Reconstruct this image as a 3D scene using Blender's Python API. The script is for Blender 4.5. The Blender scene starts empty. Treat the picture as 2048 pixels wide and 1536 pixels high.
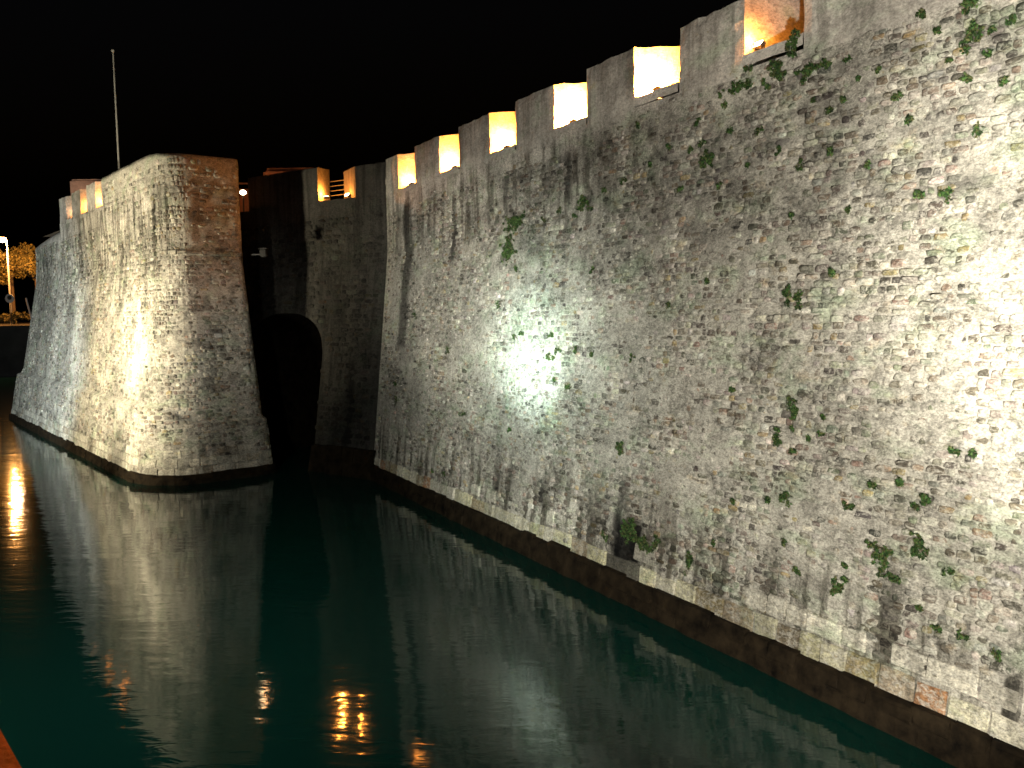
import bpy, bmesh, math, random
import numpy as np
from mathutils import Vector, Matrix

# ------------------------------------------------------------------ camera
SC = bpy.context.scene
FPX, CAMH = 1740.0, 7.0
PITCH, ROLL = math.radians(4.86), math.radians(0.83)
cF = np.array([0, math.cos(PITCH), -math.sin(PITCH)])
_R0 = np.array([1.0, 0, 0]); _U0 = np.cross(_R0, cF)
cR = _R0*math.cos(ROLL) - _U0*math.sin(ROLL)
cU = _U0*math.cos(ROLL) + _R0*math.sin(ROLL)
CAM = np.array([0, 0, CAMH])
cd = bpy.data.cameras.new('camera'); cam = bpy.data.objects.new('camera', cd)
SC.collection.objects.link(cam); SC.camera = cam
cd.sensor_width = 36; cd.lens = FPX/2048*36; cd.clip_start = 0.05; cd.clip_end = 6000
cam.matrix_world = Matrix(((cR[0], cU[0], -cF[0], CAM[0]), (cR[1], cU[1], -cF[1], CAM[1]), (cR[2], cU[2], -cF[2], CAM[2]), (0, 0, 0, 1)))

# ------------------------------------------------------------------ world, exposure
W = bpy.data.worlds.new('World'); SC.world = W; W.use_nodes = True
wn = W.node_tree; bgn = wn.nodes['Background']
sky = wn.nodes.new('ShaderNodeTexSky'); sky.sky_type = 'NISHITA'; sky.sun_disc = False
sky.sun_elevation = math.radians(-4); sky.sun_rotation = math.radians(200)
sky.dust_density = 3.0
wn.links.new(sky.outputs[0], bgn.inputs[0]); bgn.inputs[1].default_value = 0.10
SC.view_settings.view_transform = 'Standard'; SC.view_settings.look = 'None'
SC.view_settings.exposure = 0.16; SC.view_settings.gamma = 1.0
SC.cycles.use_denoising = True
SC.cycles.filter_width = 1.6
SC.cycles.max_bounces = 6
SC.cycles.sample_clamp_indirect = 6.0
COL = SC.collection

def sun_lamp():
    l = bpy.data.lights.new('moon', 'SUN'); l.energy = 0.004; l.angle = math.radians(0.5); l.color = (0.75, 0.85, 1.0)
    o = bpy.data.objects.new('moon', l); COL.objects.link(o); o.rotation_euler = (math.radians(50), 0, math.radians(-30))
sun_lamp()

def spot(name, loc, target, power, col, size=60, blend=1.0, rad=0.15):
    l = bpy.data.lights.new(name, 'SPOT'); l.energy = power; l.color = col
    l.spot_size = math.radians(size); l.spot_blend = blend; l.shadow_soft_size = rad
    o = bpy.data.objects.new(name, l); COL.objects.link(o); o.location = loc
    o.rotation_euler = (Vector(target)-Vector(loc)).to_track_quat('-Z', 'Y').to_euler()
    return o
def point(name, loc, power, col, rad=0.06):
    l = bpy.data.lights.new(name, 'POINT'); l.energy = power; l.color = col; l.shadow_soft_size = rad
    o = bpy.data.objects.new(name, l); COL.objects.link(o); o.location = loc
    return o

# floodlights that stand on the quay where the photographer is, aimed across the moat
CYAN = (0.74, 1.0, 0.92); NEUT = (1.0, 0.95, 0.82); WARM = (1.0, 0.88, 0.62); COOL = (0.70, 0.88, 1.0); SODIUM = (1.0, 0.31, 0.04)
spot('floodlight_beam', (-5.2, 7.7, 4.4), (0.80, 26.2, 4.9), 40000, CYAN, 9.5, 1.0)
spot('floodlight_beam', (-5.2, 7.7, 4.4), (0.60, 26.4, 5.9), 26000, CYAN, 13, 1.0)
spot('floodlight_beam', (-5.2, 7.7, 4.4), (0.70, 26.2, 5.8), 10500, CYAN, 23, 1.0)
spot('floodlight_beam', (-5.2, 7.7, 4.4), (0.4, 26.5, 5.2), 9500, (0.93, 1.0, 0.9), 42, 1.0)
spot('floodlight_beam', (-5.2, 7.7, 4.4), (-2.4, 31.5, 8.2), 14000, NEUT, 23, 0.8)
spot('floodlight_beam', (1.2, 0.9, 5.0), (9.4, 13.0, 7.7), 25000, NEUT, 40, 1.0)
spot('floodlight_beam', (1.2, 0.9, 5.0), (6.6, 19.5, 6.5), 12500, NEUT, 60, 0.35)
spot('floodlight_beam', (-22.8, 29.0, 4.4), (-17.5, 38.6, 6.3), 15000, WARM, 32, 1.0, 0.5)
spot('floodlight_beam', (-22.8, 29.0, 4.4), (-16.0, 36.6, 1.4), 11000, WARM, 30, 1.0, 0.5)
spot('floodlight_beam', (-22.8, 29.0, 4.4), (-17.6, 39.0, 7.8), 17000, WARM, 84, 1.0, 0.5)
spot('floodlight_beam', (-25.6, 32.6, 4.4), (-22.5, 44.5, 6.8), 10000, WARM, 110, 0.9, 0.5)
spot('floodlight_beam', (-14.4, 18.8, 4.4), (-14.0, 36.6, 5.6), 4200, NEUT, 32, 1.0, 0.4)
spot('floodlight_beam', (-28.2, 35.6, 4.4), (-29.5, 52.0, 4.5), 13000, COOL, 84, 1.0)
point('quay_street_light', (-1.5, -3.0, 11.0), 110, SODIUM, 0.3)
spot('added_water_spot', (-9.6, 11.6, 11.5), (-6.5, 21.0, 0.0), 3700, (0.95, 1.0, 0.92), 125, 1.0, 0.4)  # unseen spot, added only to bring up the green of the water

# ------------------------------------------------------------------ helpers
rng = np.random.default_rng(7); random.seed(7)

def proj(p):
    d = np.asarray(p) - CAM; z = d @ cF
    return 1024+FPX*(d @ cR)/z, 768-FPX*(d @ cU)/z, z
def ray(x, y): return cF + cR*(x-1024)/FPX - cU*(y-768)/FPX
def at_z(x, y, z):
    d = ray(x, y); return CAM + d*((z-CAMH)/d[2])
def at_y(x, y, Y):
    d = ray(x, y); return CAM + d*(Y/d[1])

def vnoise(u, z, seed, sx=1.0, sz=1.0):
    """smooth value noise in 0..1 of plane coordinates"""
    g = np.random.default_rng(seed).random((64, 64))
    x = np.asarray(u)*sx + 1000.0; y = np.asarray(z)*sz + 1000.0
    xi = np.floor(x).astype(int); yi = np.floor(y).astype(int); fx = x-xi; fy = y-yi
    fx = fx*fx*(3-2*fx); fy = fy*fy*(3-2*fy)
    a = g[xi % 64, yi % 64]; b = g[(xi+1) % 64, yi % 64]; c = g[xi % 64, (yi+1) % 64]; d = g[(xi+1) % 64, (yi+1) % 64]
    return (a*(1-fx)+b*fx)*(1-fy)+(c*(1-fx)+d*fx)*fy
def sstep(a, b, x):
    t = np.clip((np.asarray(x, float)-a)/(b-a), 0, 1); return t*t*(3-2*t)

def tag(o, label=None, cat=None, group=None, kind=None):
    if label: o['label'] = label
    if cat: o['category'] = cat
    if group: o['group'] = group
    if kind: o['kind'] = kind
    return o
def empty(name, loc=(0, 0, 0)):
    o = bpy.data.objects.new(name, None); COL.objects.link(o); o.location = loc; o.empty_display_size = 0.3
    return o
def mesh_obj(name, verts, faces, mat, parent=None, col=None, st=None, uv=None, smooth=False):
    me = bpy.data.meshes.new(name)
    me.from_pydata([tuple(map(float, v)) for v in verts], [], [tuple(int(i) for i in f) for f in faces])
    finish(me, mat, col, st, uv, smooth)
    return link(name, me, parent)
def finish(me, mat, col=None, st=None, uv=None, smooth=False):
    n = len(me.vertices)
    if col is not None:
        c = np.ones((n, 4), np.float32); c[:, :3] = col
        me.attributes.new('col', 'FLOAT_COLOR', 'POINT').data.foreach_set('color', c.ravel())
    if st is not None:
        a = np.zeros(n, np.float32); a[:] = st
        me.attributes.new('st', 'FLOAT', 'POINT').data.foreach_set('value', a)
    if uv is not None:
        uv = np.asarray(uv); a = np.ones((n, 3), np.float32); a[:, :uv.shape[1]] = uv
        me.attributes.new('wuv', 'FLOAT_VECTOR', 'POINT').data.foreach_set('vector', a.ravel())
    me.materials.append(mat)
    if smooth: me.polygons.foreach_set('use_smooth', [True]*len(me.polygons))
    me.update()
def link(name, me, parent=None):
    o = bpy.data.objects.new(name, me); COL.objects.link(o)
    if parent is not None:
        o.parent = parent; o.matrix_parent_inverse = parent.matrix_basis.inverted() if parent.type != 'EMPTY' else Matrix.Translation(parent.location).inverted()
    return o
def bm_obj(name, bm, mat, parent=None, smooth=False):
    me = bpy.data.meshes.new(name); bm.to_mesh(me); bm.free(); me.materials.append(mat)
    if smooth: me.polygons.foreach_set('use_smooth', [True]*len(me.polygons))
    return link(name, me, parent)
def sub(name, bm, mat, part, smooth=False):
    o = bm_obj(name, bm, mat, None, smooth); o.parent = part; o.matrix_parent_inverse = (Matrix.Translation(part.parent.location) @ part.matrix_parent_inverse).inverted()
    return o
def add_box(bm, c, s, rot=None):
    m = Matrix.Translation(Vector(c))
    if rot is not None: m = m @ rot
    return bmesh.ops.create_cube(bm, size=1, matrix=m @ Matrix.Diagonal((s[0], s[1], s[2], 1)))['verts']
def add_cyl(bm, a, b, r1, r2, seg=12):
    a, b = Vector(a), Vector(b); d = b-a
    m = Matrix.Translation((a+b)/2) @ d.to_track_quat('Z', 'Y').to_matrix().to_4x4()
    bmesh.ops.create_cone(bm, cap_ends=True, segments=seg, radius1=r1, radius2=r2, depth=d.length, matrix=m)

# ------------------------------------------------------------------ materials
def new_mat(name):
    m = bpy.data.materials.new(name); m.use_nodes = True
    return m, m.node_tree.nodes, m.node_tree.links, m.node_tree.nodes['Principled BSDF']
def N(nodes, t, **k):
    n = nodes.new(t)
    for a, b in k.items(): setattr(n, a, b)
    return n
def mathn(nodes, links, op, a, b=None, clamp=False):
    n = nodes.new('ShaderNodeMath'); n.operation = op; n.use_clamp = clamp
    for i, v in enumerate((a, b)):
        if v is None: continue
        if hasattr(v, 'is_linked'): links.new(v, n.inputs[i])
        else: n.inputs[i].default_value = v
    return n.outputs[0]
def ramp(nodes, links, src, stops):
    n = nodes.new('ShaderNodeValToRGB'); links.new(src, n.inputs[0]); e = n.color_ramp.elements
    while len(e) < len(stops): e.new(0.5)
    for el, (p, c) in zip(e, stops):
        el.position = p; el.color = (c, c, c, 1) if isinstance(c, (int, float)) else (*c, 1)
    return n.outputs[0]
def mixc(nodes, links, fac, a, b, mode='MIX'):
    n = nodes.new('ShaderNodeMix'); n.data_type = 'RGBA'; n.blend_type = mode
    for s, v in ((n.inputs[0], fac), (n.inputs[6], a), (n.inputs[7], b)):
        if hasattr(v, 'is_linked'): links.new(v, s)
        elif isinstance(v, (int, float)): s.default_value = v
        else: s.default_value = (*v, 1)
    return n.outputs[2]
def noise(nodes, links, vec, scale, detail=4, rough=0.6, dist=0.0):
    n = nodes.new('ShaderNodeTexNoise'); n.inputs['Scale'].default_value = scale; n.inputs['Detail'].default_value = detail
    n.inputs['Roughness'].default_value = rough; n.inputs['Distortion'].default_value = dist
    if vec is not None: links.new(vec, n.inputs['Vector'])
    return n.outputs[0]

def masonry_material(name, speck=1.0, bump=0.5):
    m, ns, ls, p = new_mat(name)
    geo = N(ns, 'ShaderNodeNewGeometry').outputs['Position']
    col = N(ns, 'ShaderNodeAttribute', attribute_name='col').outputs['Color']
    st = N(ns, 'ShaderNodeAttribute', attribute_name='st').outputs['Fac']
    uv = N(ns, 'ShaderNodeAttribute', attribute_name='wuv').outputs['Vector']
    # fine grain and blotches of lime
    mz = N(ns, 'ShaderNodeMapping'); mz.inputs['Scale'].default_value = (1, 1, 1.7); ls.new(geo, mz.inputs[0]); geo = mz.outputs[0]
    g1 = noise(ns, ls, geo, 8.0, 6, 0.72, 0.3)
    g2 = noise(ns, ls, geo, 19.0, 5, 0.75)
    g3 = noise(ns, ls, geo, 0.55, 4, 0.6)
    f1 = ramp(ns, ls, g1, [(0.36, 1-0.52*speck), (0.46, 0.93), (0.55, 1.05+0.12*speck), (0.66, 1.15+0.35*speck)])
    f2 = ramp(ns, ls, g2, [(0.36, 1-0.45*speck), (0.5, 1.0), (0.64, 1+0.4*speck)])
    f3 = ramp(ns, ls, g3, [(0.35, 0.62), (0.65, 1.25)])
    c = mixc(ns, ls, 1.0, col, f1, 'MULTIPLY'); c = mixc(ns, ls, 1.0, c, f2, 'MULTIPLY'); c = mixc(ns, ls, 1.0, c, f3, 'MULTIPLY')
    # lime smeared over stones and joints alike, and grime in patches
    l1 = noise(ns, ls, geo, 5.5, 7, 0.8, 0.6)
    c = mixc(ns, ls, mathn(ns, ls, 'MULTIPLY', ramp(ns, ls, l1, [(0.48, 0.0), (0.57, 0.7)]), speck), c, mixc(ns, ls, 1.0, (0.54, 0.51, 0.44), f2, 'MULTIPLY'))
    l2 = noise(ns, ls, geo, 4.2, 7, 0.82, 0.8)
    c = mixc(ns, ls, mathn(ns, ls, 'MULTIPLY', ramp(ns, ls, l2, [(0.55, 0.0), (0.64, 0.75)]), speck), c, mixc(ns, ls, 1.0, (0.11, 0.105, 0.085), f2, 'MULTIPLY'))
    # tints: lichen ochre, green algae film, pinkish lime
    t1 = noise(ns, ls, geo, 1.6, 5, 0.65); t2 = noise(ns, ls, geo, 0.8, 5, 0.6, 0.5)
    c = mixc(ns, ls, ramp(ns, ls, t1, [(0.60, 0.0), (0.74, 0.45)]), c, mixc(ns, ls, 1.0, c, (1.10, 0.84, 0.50), 'MULTIPLY'))
    c = mixc(ns, ls, ramp(ns, ls, t2, [(0.52, 0.0), (0.68, 0.6)]), c, mixc(ns, ls, 1.0, c, (0.78, 0.98, 0.80), 'MULTIPLY'))
    t3 = noise(ns, ls, geo, 5.5, 2, 0.5)
    c = mixc(ns, ls, ramp(ns, ls, t3, [(0.74, 0.0), (0.78, 0.5)]), c, (0.26, 0.17, 0.03))
    # run-off streaks, stretched down the wall, only where the envelope allows
    mp = N(ns, 'ShaderNodeMapping'); mp.inputs['Scale'].default_value = (3.4, 0.22, 1); ls.new(uv, mp.inputs[0])
    s1 = noise(ns, ls, mp.outputs[0], 1.0, 5, 0.62, 0.15)
    sm = ramp(ns, ls, s1, [(0.46, 0.0), (0.60, 1.0)])
    sm = mathn(ns, ls, 'MULTIPLY', sm, st, True)
    c = mixc(ns, ls, sm, c, mixc(ns, ls, 1.0, c, (0.20, 0.19, 0.17), 'MULTIPLY'))
    sx = N(ns, 'ShaderNodeSeparateXYZ'); ls.new(uv, sx.inputs[0])
    c = mixc(ns, ls, 1.0, c, sx.outputs[2], 'MULTIPLY')
    ls.new(c, p.inputs['Base Color']); p.inputs['Roughness'].default_value = 0.92; p.inputs['Specular IOR Level'].default_value = 0.25
    b = N(ns, 'ShaderNodeBump'); b.inputs['Strength'].default_value = bump; b.inputs['Distance'].default_value = 0.05
    ls.new(mathn(ns, ls, 'ADD', g1, mathn(ns, ls, 'MULTIPLY', g2, 0.35)), b.inputs['Height']); ls.new(b.outputs[0], p.inputs['Normal'])
    return m
M_RUBBLE = masonry_material('rubble masonry', 1.0, 0.4)
M_PLASTER = masonry_material('lime plaster', 0.62, 0.3)

def simple_mat(name, col, rough=0.8, var=0.25, scale=6.0, bump=0.25, spec=0.3, metal=0.0):
    m, ns, ls, p = new_mat(name)
    geo = N(ns, 'ShaderNodeNewGeometry').outputs['Position']
    g = noise(ns, ls, geo, scale, 5, 0.65)
    f = ramp(ns, ls, g, [(0.3, 1-var), (0.7, 1+var)])
    ls.new(mixc(ns, ls, 1.0, col, f, 'MULTIPLY'), p.inputs['Base Color'])
    p.inputs['Roughness'].default_value = rough; p.inputs['Specular IOR Level'].default_value = spec; p.inputs['Metallic'].default_value = metal
    if bump:
        b = N(ns, 'ShaderNodeBump'); b.inputs['Strength'].default_value = bump; b.inputs['Distance'].default_value = 0.03
        ls.new(g, b.inputs['Height']); ls.new(b.outputs[0], p.inputs['Normal'])
    return m
M_ALGAE_SHADE = simple_mat('wet algae and vault shade', (0.014, 0.0095, 0.005), 0.85, 0.85, 2.6, 1.0, 0.1)
M_METAL = simple_mat('painted metal', (0.05, 0.05, 0.05), 0.5, 0.1, 20, 0.0)
M_POLE = simple_mat('white pole paint', (0.4, 0.4, 0.38), 0.5, 0.15, 2.0, 0.0)
M_EARTH = simple_mat('rampart earth', (0.16, 0.12, 0.08), 0.95, 0.4, 1.2, 0.5)
M_COPING = simple_mat('red stone coping', (0.30, 0.12, 0.07), 0.8, 0.35, 7.0, 0.5)
M_BANK = simple_mat('dark bank', (0.05, 0.045, 0.04), 0.95, 0.4, 0.4, 0.4)
M_REDWALL = simple_mat('reddish render', (0.32, 0.16, 0.10), 0.9, 0.35, 2.5, 0.4)
M_BARK = simple_mat('bark', (0.07, 0.05, 0.035), 0.95, 0.3, 8.0, 0.5)
M_WHITE = simple_mat('white enamel', (0.7, 0.7, 0.66), 0.5, 0.1, 12, 0.0)

M_GREY = simple_mat('grey housing', (0.022, 0.022, 0.021), 0.6, 0.15, 12, 0.0)
def leaf_mat(name):
    m, ns, ls, p = new_mat(name)
    col = N(ns, 'ShaderNodeAttribute', attribute_name='col').outputs['Color']
    ls.new(col, p.inputs['Base Color']); p.inputs['Roughness'].default_value = 0.7; p.inputs['Specular IOR Level'].default_value = 0.2
    return m
M_LEAF = leaf_mat('leaves')
def glow_mat(name, col, strength):
    m, ns, ls, p = new_mat(name)
    p.inputs['Base Color'].default_value = (0.8, 0.8, 0.8, 1)
    p.inputs['Emission Color'].default_value = (*col, 1); p.inputs['Emission Strength'].default_value = strength
    return m
M_GLOW = glow_mat('lamp glass sodium', (1.0, 0.72, 0.38), 30)
M_GLOWW = glow_mat('lamp glass street', (1.0, 0.80, 0.62), 45)

def water_mat():
    m, ns, ls, p = new_mat('moat water')
    p.inputs['Base Color'].default_value = (0.002, 0.021, 0.0155, 1)
    p.inputs['Roughness'].default_value = 0.055; p.inputs['IOR'].default_value = 1.30
    geo = N(ns, 'ShaderNodeNewGeometry').outputs['Position']
    mp = N(ns, 'ShaderNodeMapping'); mp.inputs['Scale'].default_value = (0.5, 1.45, 1); mp.inputs['Rotation'].default_value = (0, 0, math.radians(8)); ls.new(geo, mp.inputs[0])
    a = noise(ns, ls, mp.outputs[0], 0.5, 2, 0.5, 0.3); b_ = noise(ns, ls, mp.outputs[0], 2.4, 3, 0.5, 0.4)
    h = mathn(ns, ls, 'ADD', mathn(ns, ls, 'MULTIPLY', a, 0.042), mathn(ns, ls, 'MULTIPLY', b_, 0.017))
    b = N(ns, 'ShaderNodeBump'); b.inputs['Strength'].default_value = 1.0; b.inputs['Distance'].default_value = 0.30
    ls.new(h, b.inputs['Height']); ls.new(b.outputs[0], p.inputs['Normal'])
    return m
M_WATER = water_mat()

# ------------------------------------------------------------------ water, banks
o = mesh_obj('water', [(-1500, -200, 0), (1500, -200, 0), (1500, 3000, 0), (-1500, 3000, 0)], [(0, 1, 2, 3)], M_WATER); tag(o, 'still dark green water of the moat', 'water', kind='structure')

# near quay under the photographer
QE = at_z(49, 1536, 5.5)[:2]; _qb = at_z(0, 1449, 5.5)[:2]; QD = (_qb-QE)/np.linalg.norm(_qb-QE); QN = np.array([QD[1], -QD[0]])
print('quay', QE, QD)
def qpt(s, off, z): p = QE+QD*s+QN*off; return (p[0], p[1], z)
QZ = 5.35
v = []; 
for s in (-14, 60):
    for off, z in ((-0.35, -1.0), (-0.35, QZ), (-30, QZ), (-30, -1)): v.append(qpt(s, off, z))
o = mesh_obj('quay', v, [(0, 4, 5, 1), (1, 5, 6, 2), (2, 6, 7, 3), (0, 1, 2, 3), (4, 7, 6, 5)], M_BANK)
tag(o, 'dark stone quay on the near side of the moat', 'quay', kind='structure')
def coping_stone(s0, s1):
    bm = bmesh.new(); vs = []
    for s in (s0, s1):
        for off, z in ((-0.42, QZ+0.005), (0.0, QZ+0.005), (0.0, QZ+0.15), (-0.42, QZ+0.15)): vs.append(bm.verts.new(qpt(s, off, z)))
    for f in ((0, 3, 2, 1), (4, 5, 6, 7), (0, 1, 5, 4), (1, 2, 6, 5), (2, 3, 7, 6), (3, 0, 4, 7)): bm.faces.new([vs[i] for i in f])
    bmesh.ops.bevel(bm, geom=bm.edges[:], offset=0.02, segments=2, affect='EDGES')
    return bm
cop = empty('quay_coping', qpt(0, -0.2, QZ)); tag(cop, 'red brown stone coping along the near quay edge', 'coping')
s = -3.0
while s < 6:
    w = random.uniform(0.6, 0.95); bm_obj('coping_stone', coping_stone(s, s+w-0.015), M_COPING, cop); s += w

# ------------------------------------------------------------------ wall machinery
P0 = at_z(745, 957, 0)[:2]
R1 = np.array([0.477365, -0.878705]); N1 = np.array([0.878705, 0.477365])
K1 = np.array([-0.819, 0.574]); NK = np.array([0.574, 0.819])
PB = at_z(305, 975, 0)[:2]; PA = at_z(32, 837, 0)[:2]; PC = at_z(545, 945, 0)[:2]
ZC, DB = 9.62, 1.35
def batter(z): return DB*np.clip(z, -1, ZC)/ZC

class Path:
    """a wall foot line seen from the water, with a mitre vector (inward, per metre of setback) at each point"""
    def __init__(s, pts, mit):
        s.p = np.array(pts, float); s.m = np.array(mit, float)
        s.u = np.concatenate([[0], np.cumsum(np.linalg.norm(np.diff(s.p, axis=0), axis=1))]); s.L = s.u[-1]
    def pos(s, u, z, out=0.0):
        u = np.asarray(u, float); z = np.asarray(z, float); u, z, out = np.broadcast_arrays(u, z, np.asarray(out, float))
        d = s.set(u, z) - out
        x = np.interp(u, s.u, s.p[:, 0]) + np.interp(u, s.u, s.m[:, 0])*d
        y = np.interp(u, s.u, s.p[:, 1]) + np.interp(u, s.u, s.m[:, 1])*d
        return np.stack([x, y, z], -1)
    def set(s, u, z): return batter(z)
def mitred(corners, endm, arcs, step=0.5):
    """polyline -> dense points with mitres; arcs = {index: radius} rounds a corner"""
    pts, mit = [], []
    c = [np.array(p, float) for p in corners]; n = len(c)
    dirs = [(c[i+1]-c[i])/np.linalg.norm(c[i+1]-c[i]) for i in range(n-1)]
    inw = [np.array([d[1], -d[0]])*endm for d in dirs]
    for i in range(n):
        if i == 0: pts.append(c[0]); mit.append(inw[0]); continue
        if i == n-1: pts.append(c[-1]); mit.append(inw[-1]); continue
        a, b = inw[i-1], inw[i]
        if i in arcs:
            R = arcs[i]; th = math.acos(np.clip(dirs[i-1] @ dirs[i], -1, 1)); t = R*math.tan(th/2)
            ctr = c[i]-dirs[i-1]*t + a*R
            a0 = math.atan2(-a[1], -a[0]); a1 = math.atan2(-b[1], -b[0])
            da = (a1-a0+math.pi) % (2*math.pi)-math.pi
            for k in range(9):
                an = a0+da*k/8; e = np.array([math.cos(an), math.sin(an)])
                pts.append(ctr+e*R); mit.append(-e)
        else:
            pts.append(c[i]); mit.append((a+b)/(1+a @ b))
    return pts, mit

PAL = np.array([(0.40, 0.37, 0.31), (0.30, 0.28, 0.23), (0.22, 0.20, 0.165), (0.17, 0.14, 0.11), (0.10, 0.09, 0.075), (0.30, 0.22, 0.17), (0.30, 0.235, 0.13), (0.22, 0.23, 0.17), (0.55, 0.52, 0.45)])
MORTAR = np.array((0.37, 0.345, 0.295)); PLASTER = np.array((0.52, 0.475, 0.42)); PALE = np.array((0.56, 0.52, 0.43))

class Wall:
    tone = 1.0
    def __init__(s, root, path, ztop, seed, plaster=None, streak=None, stains=(), skip=None, pw=None, zcore=12.0):
        s.root, s.path, s.seed = root, path, seed; s.plaster = plaster or (lambda u, z: np.zeros(np.shape(u)))
        s.streak = streak or (lambda u, z: 0.0*u); s.stains = list(stains); s.skip = skip; s.zcore = zcore
        s.pw = pw or PALW; s.rng = np.random.default_rng(seed); s.pits = []
    def stainf(s, u, z):
        u = np.asarray(u, float); z = np.asarray(z, float); r = np.ones(np.broadcast(u, z).shape)
        for (su, z0, z1, w, k) in s.stains:      # u centre, z bottom, z top, width, strength
            uu = u + 0.05*np.sin(z*2.3+su) ; hw = w*0.5*(1.0+0.25*(vnoise(u*0+su, z, 5, 1, 2.5)-0.5))
            a = 1-sstep(hw*0.55, hw*1.15, np.abs(uu-su))
            b = sstep(z0-0.12, z0+0.25, z)*(1-sstep(z1-0.25, z1+0.1, z))
            r = r*(1-k*a*b)
        return r*s.grime(u, z)
    def grime(s, u, z): return 1.0
    def core(s, u0, u1, z0, z1, du=0.13, zfun=None, name='masonry_face', mat=None, out=0.0):
        nu = int((u1-u0)/du)+1; nz = int((z1-z0)/du)+1
        U = np.linspace(u0, u1, nu); extra = s.path.u[(s.path.u > u0+.01) & (s.path.u < u1-.01)]
        U = np.unique(np.concatenate([U, extra])); nu = len(U)
        T = np.linspace(0, 1, nz); lo = np.full(nu, z0) if zfun is None else zfun(U)
        Z = lo[:, None]+(z1-lo[:, None])*T[None, :]; UU = np.repeat(U[:, None], nz, 1)
        pl = s.plaster(UU, Z)
        h = (vnoise(UU, Z, s.seed+1, 1.2, 1.2)-0.5)*0.07 + (vnoise(UU, Z, s.seed+2, 4, 4)-0.5)*0.035*(1-0.7*pl)
        for (pu, pz, pr) in s.pits: h = h-0.20*np.exp(-((UU-pu)**2+(Z-pz)**2)/(pr*pr))*(1-pl)
        h = h*sstep(u0, u0+0.3, UU)*(1-sstep(u1-0.3, u1, UU))*(1-sstep(z1-0.25, z1, Z))
        V = s.path.pos(UU, Z, h+out)
        mot = 0.72+0.56*vnoise(UU, Z, s.seed+3, 5, 5)
        col = (MORTAR*(1-pl[..., None])+PLASTER*pl[..., None])*(mot[..., None]*(1-pl[..., None])+pl[..., None])
        st = s.streak(UU, Z)*np.ones_like(UU)
        idx = np.arange(nu*nz).reshape(nu, nz)
        F = np.stack([idx[:-1, :-1], idx[1:, :-1], idx[1:, 1:], idx[:-1, 1:]], -1).reshape(-1, 4)
        return mesh_obj(name, V.reshape(-1, 3), F, mat or M_RUBBLE, s.root, col.reshape(-1, 3), st.ravel(), np.stack([UU, Z, s.stainf(UU, Z)*s.tone], -1).reshape(-1, 3), True)
    def stones(s, u0, u1, z0, z1, ch=(0.15, 0.25), cw=(0.2, 0.52), keep=0.86, nind=300, zfun=None, proud=(0.006, 0.030)):
        g = s.rng; L = []
        z = z0
        while z < z1-0.08:
            h = g.uniform(*ch); u = u0+g.uniform(0, 0.3)
            while u < u1-0.1:
                w = g.uniform(*cw)*(0.8+0.5*g.random())
                uc = u+w/2; zc = z+h/2+g.normal(0, 0.012)
                ok = g.random() < keep*(0.72+0.45*float(vnoise(uc, zc, s.seed+9, 0.7, 0.7)))
                if u+w > u1: ok = False
                if s.skip is not None and s.skip(uc, zc): ok = False
                if float(s.plaster(np.array(uc), np.array(zc))) > 0.35*g.uniform(0.5, 1.6): ok = False
                if ok: L.append((uc, zc, w*0.5*g.uniform(0.82, 0.97), h*0.5*g.uniform(0.78, 0.98)))
                u += w
            z += h
        L = np.array(L); n = len(L)
        for (pu, pz, pr) in s.pits:
            L = L[((L[:, 0]-pu)**2+(L[:, 1]-pz)**2) > (pr*1.1)**2]
        n = len(L); K = 8
        ang = np.arange(K)/K*2*np.pi
        A = ang[None, :]+g.normal(0, 0.12, (n, K))
        ca, sa = np.cos(A), np.sin(A); pw_ = 0.5
        ru = np.sign(ca)*np.abs(ca)**pw_; rz = np.sign(sa)*np.abs(sa)**pw_
        jit = 1+g.normal(0, 0.09, (n, K)); ru *= jit; rz *= jit
        pr = g.uniform(*proud, n)
        tu, tz = g.normal(0, 0.35, n)*pr, g.normal(0, 0.35, n)*pr
        rings = [(1.0, -0.04, 0), (0.93, 0.65, 1), (0.66, 1.0, 1)]
        Vs = []
        for sc, ho, k in rings:
            uu = L[:, 0:1]+ru*sc*L[:, 2:3]; zz = L[:, 1:2]+rz*sc*L[:, 3:4]
            o_ = np.full((n, K), -0.05) if k == 0 else pr[:, None]*ho+tu[:, None]*ru*sc+tz[:, None]*rz*sc
            Vs.append(s.path.pos(np.clip(uu, 0, s.path.L), zz, o_))
        cc = s.path.pos(L[:, 0], L[:, 1], pr*1.04)[:, None, :]
        V = np.concatenate(Vs+[cc], 1)                  # n, 25, 3
        NV = 3*K+1; F = []
        for r_ in range(2):
            for k in range(K):
                k2 = (k+1) % K; F.append((r_*K+k, r_*K+k2, (r_+1)*K+k2, (r_+1)*K+k))
        F4 = np.array(F); F3 = np.array([(2*K+k, 2*K+(k+1) % K, 3*K) for k in range(K)])
        ci = g.choice(len(PAL), n, p=s.pw); C = PAL[ci]*g.uniform(0.75, 1.25, (n, 1))*(1+g.normal(0, 0.04, (n, 3)))
        U3 = np.stack([L[:, 0], L[:, 1], s.stainf(L[:, 0], L[:, 1])*s.tone], -1)
        ST = s.streak(L[:, 0], L[:, 1])*np.ones(n)
        # which show largest in the picture
        ctr = cc[:, 0, :]; d = ctr-CAM; dep = d @ cF; dep_s = np.where(dep > 0.5, dep, 1e9)
        px = 1024+FPX*(d @ cR)/dep_s; py = 768-FPX*(d @ cU)/dep_s
        tan = s.path.pos(np.clip(L[:, 0]+0.05, 0, s.path.L), L[:, 1])-s.path.pos(np.clip(L[:, 0]-0.05, 0, s.path.L), L[:, 1])
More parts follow.
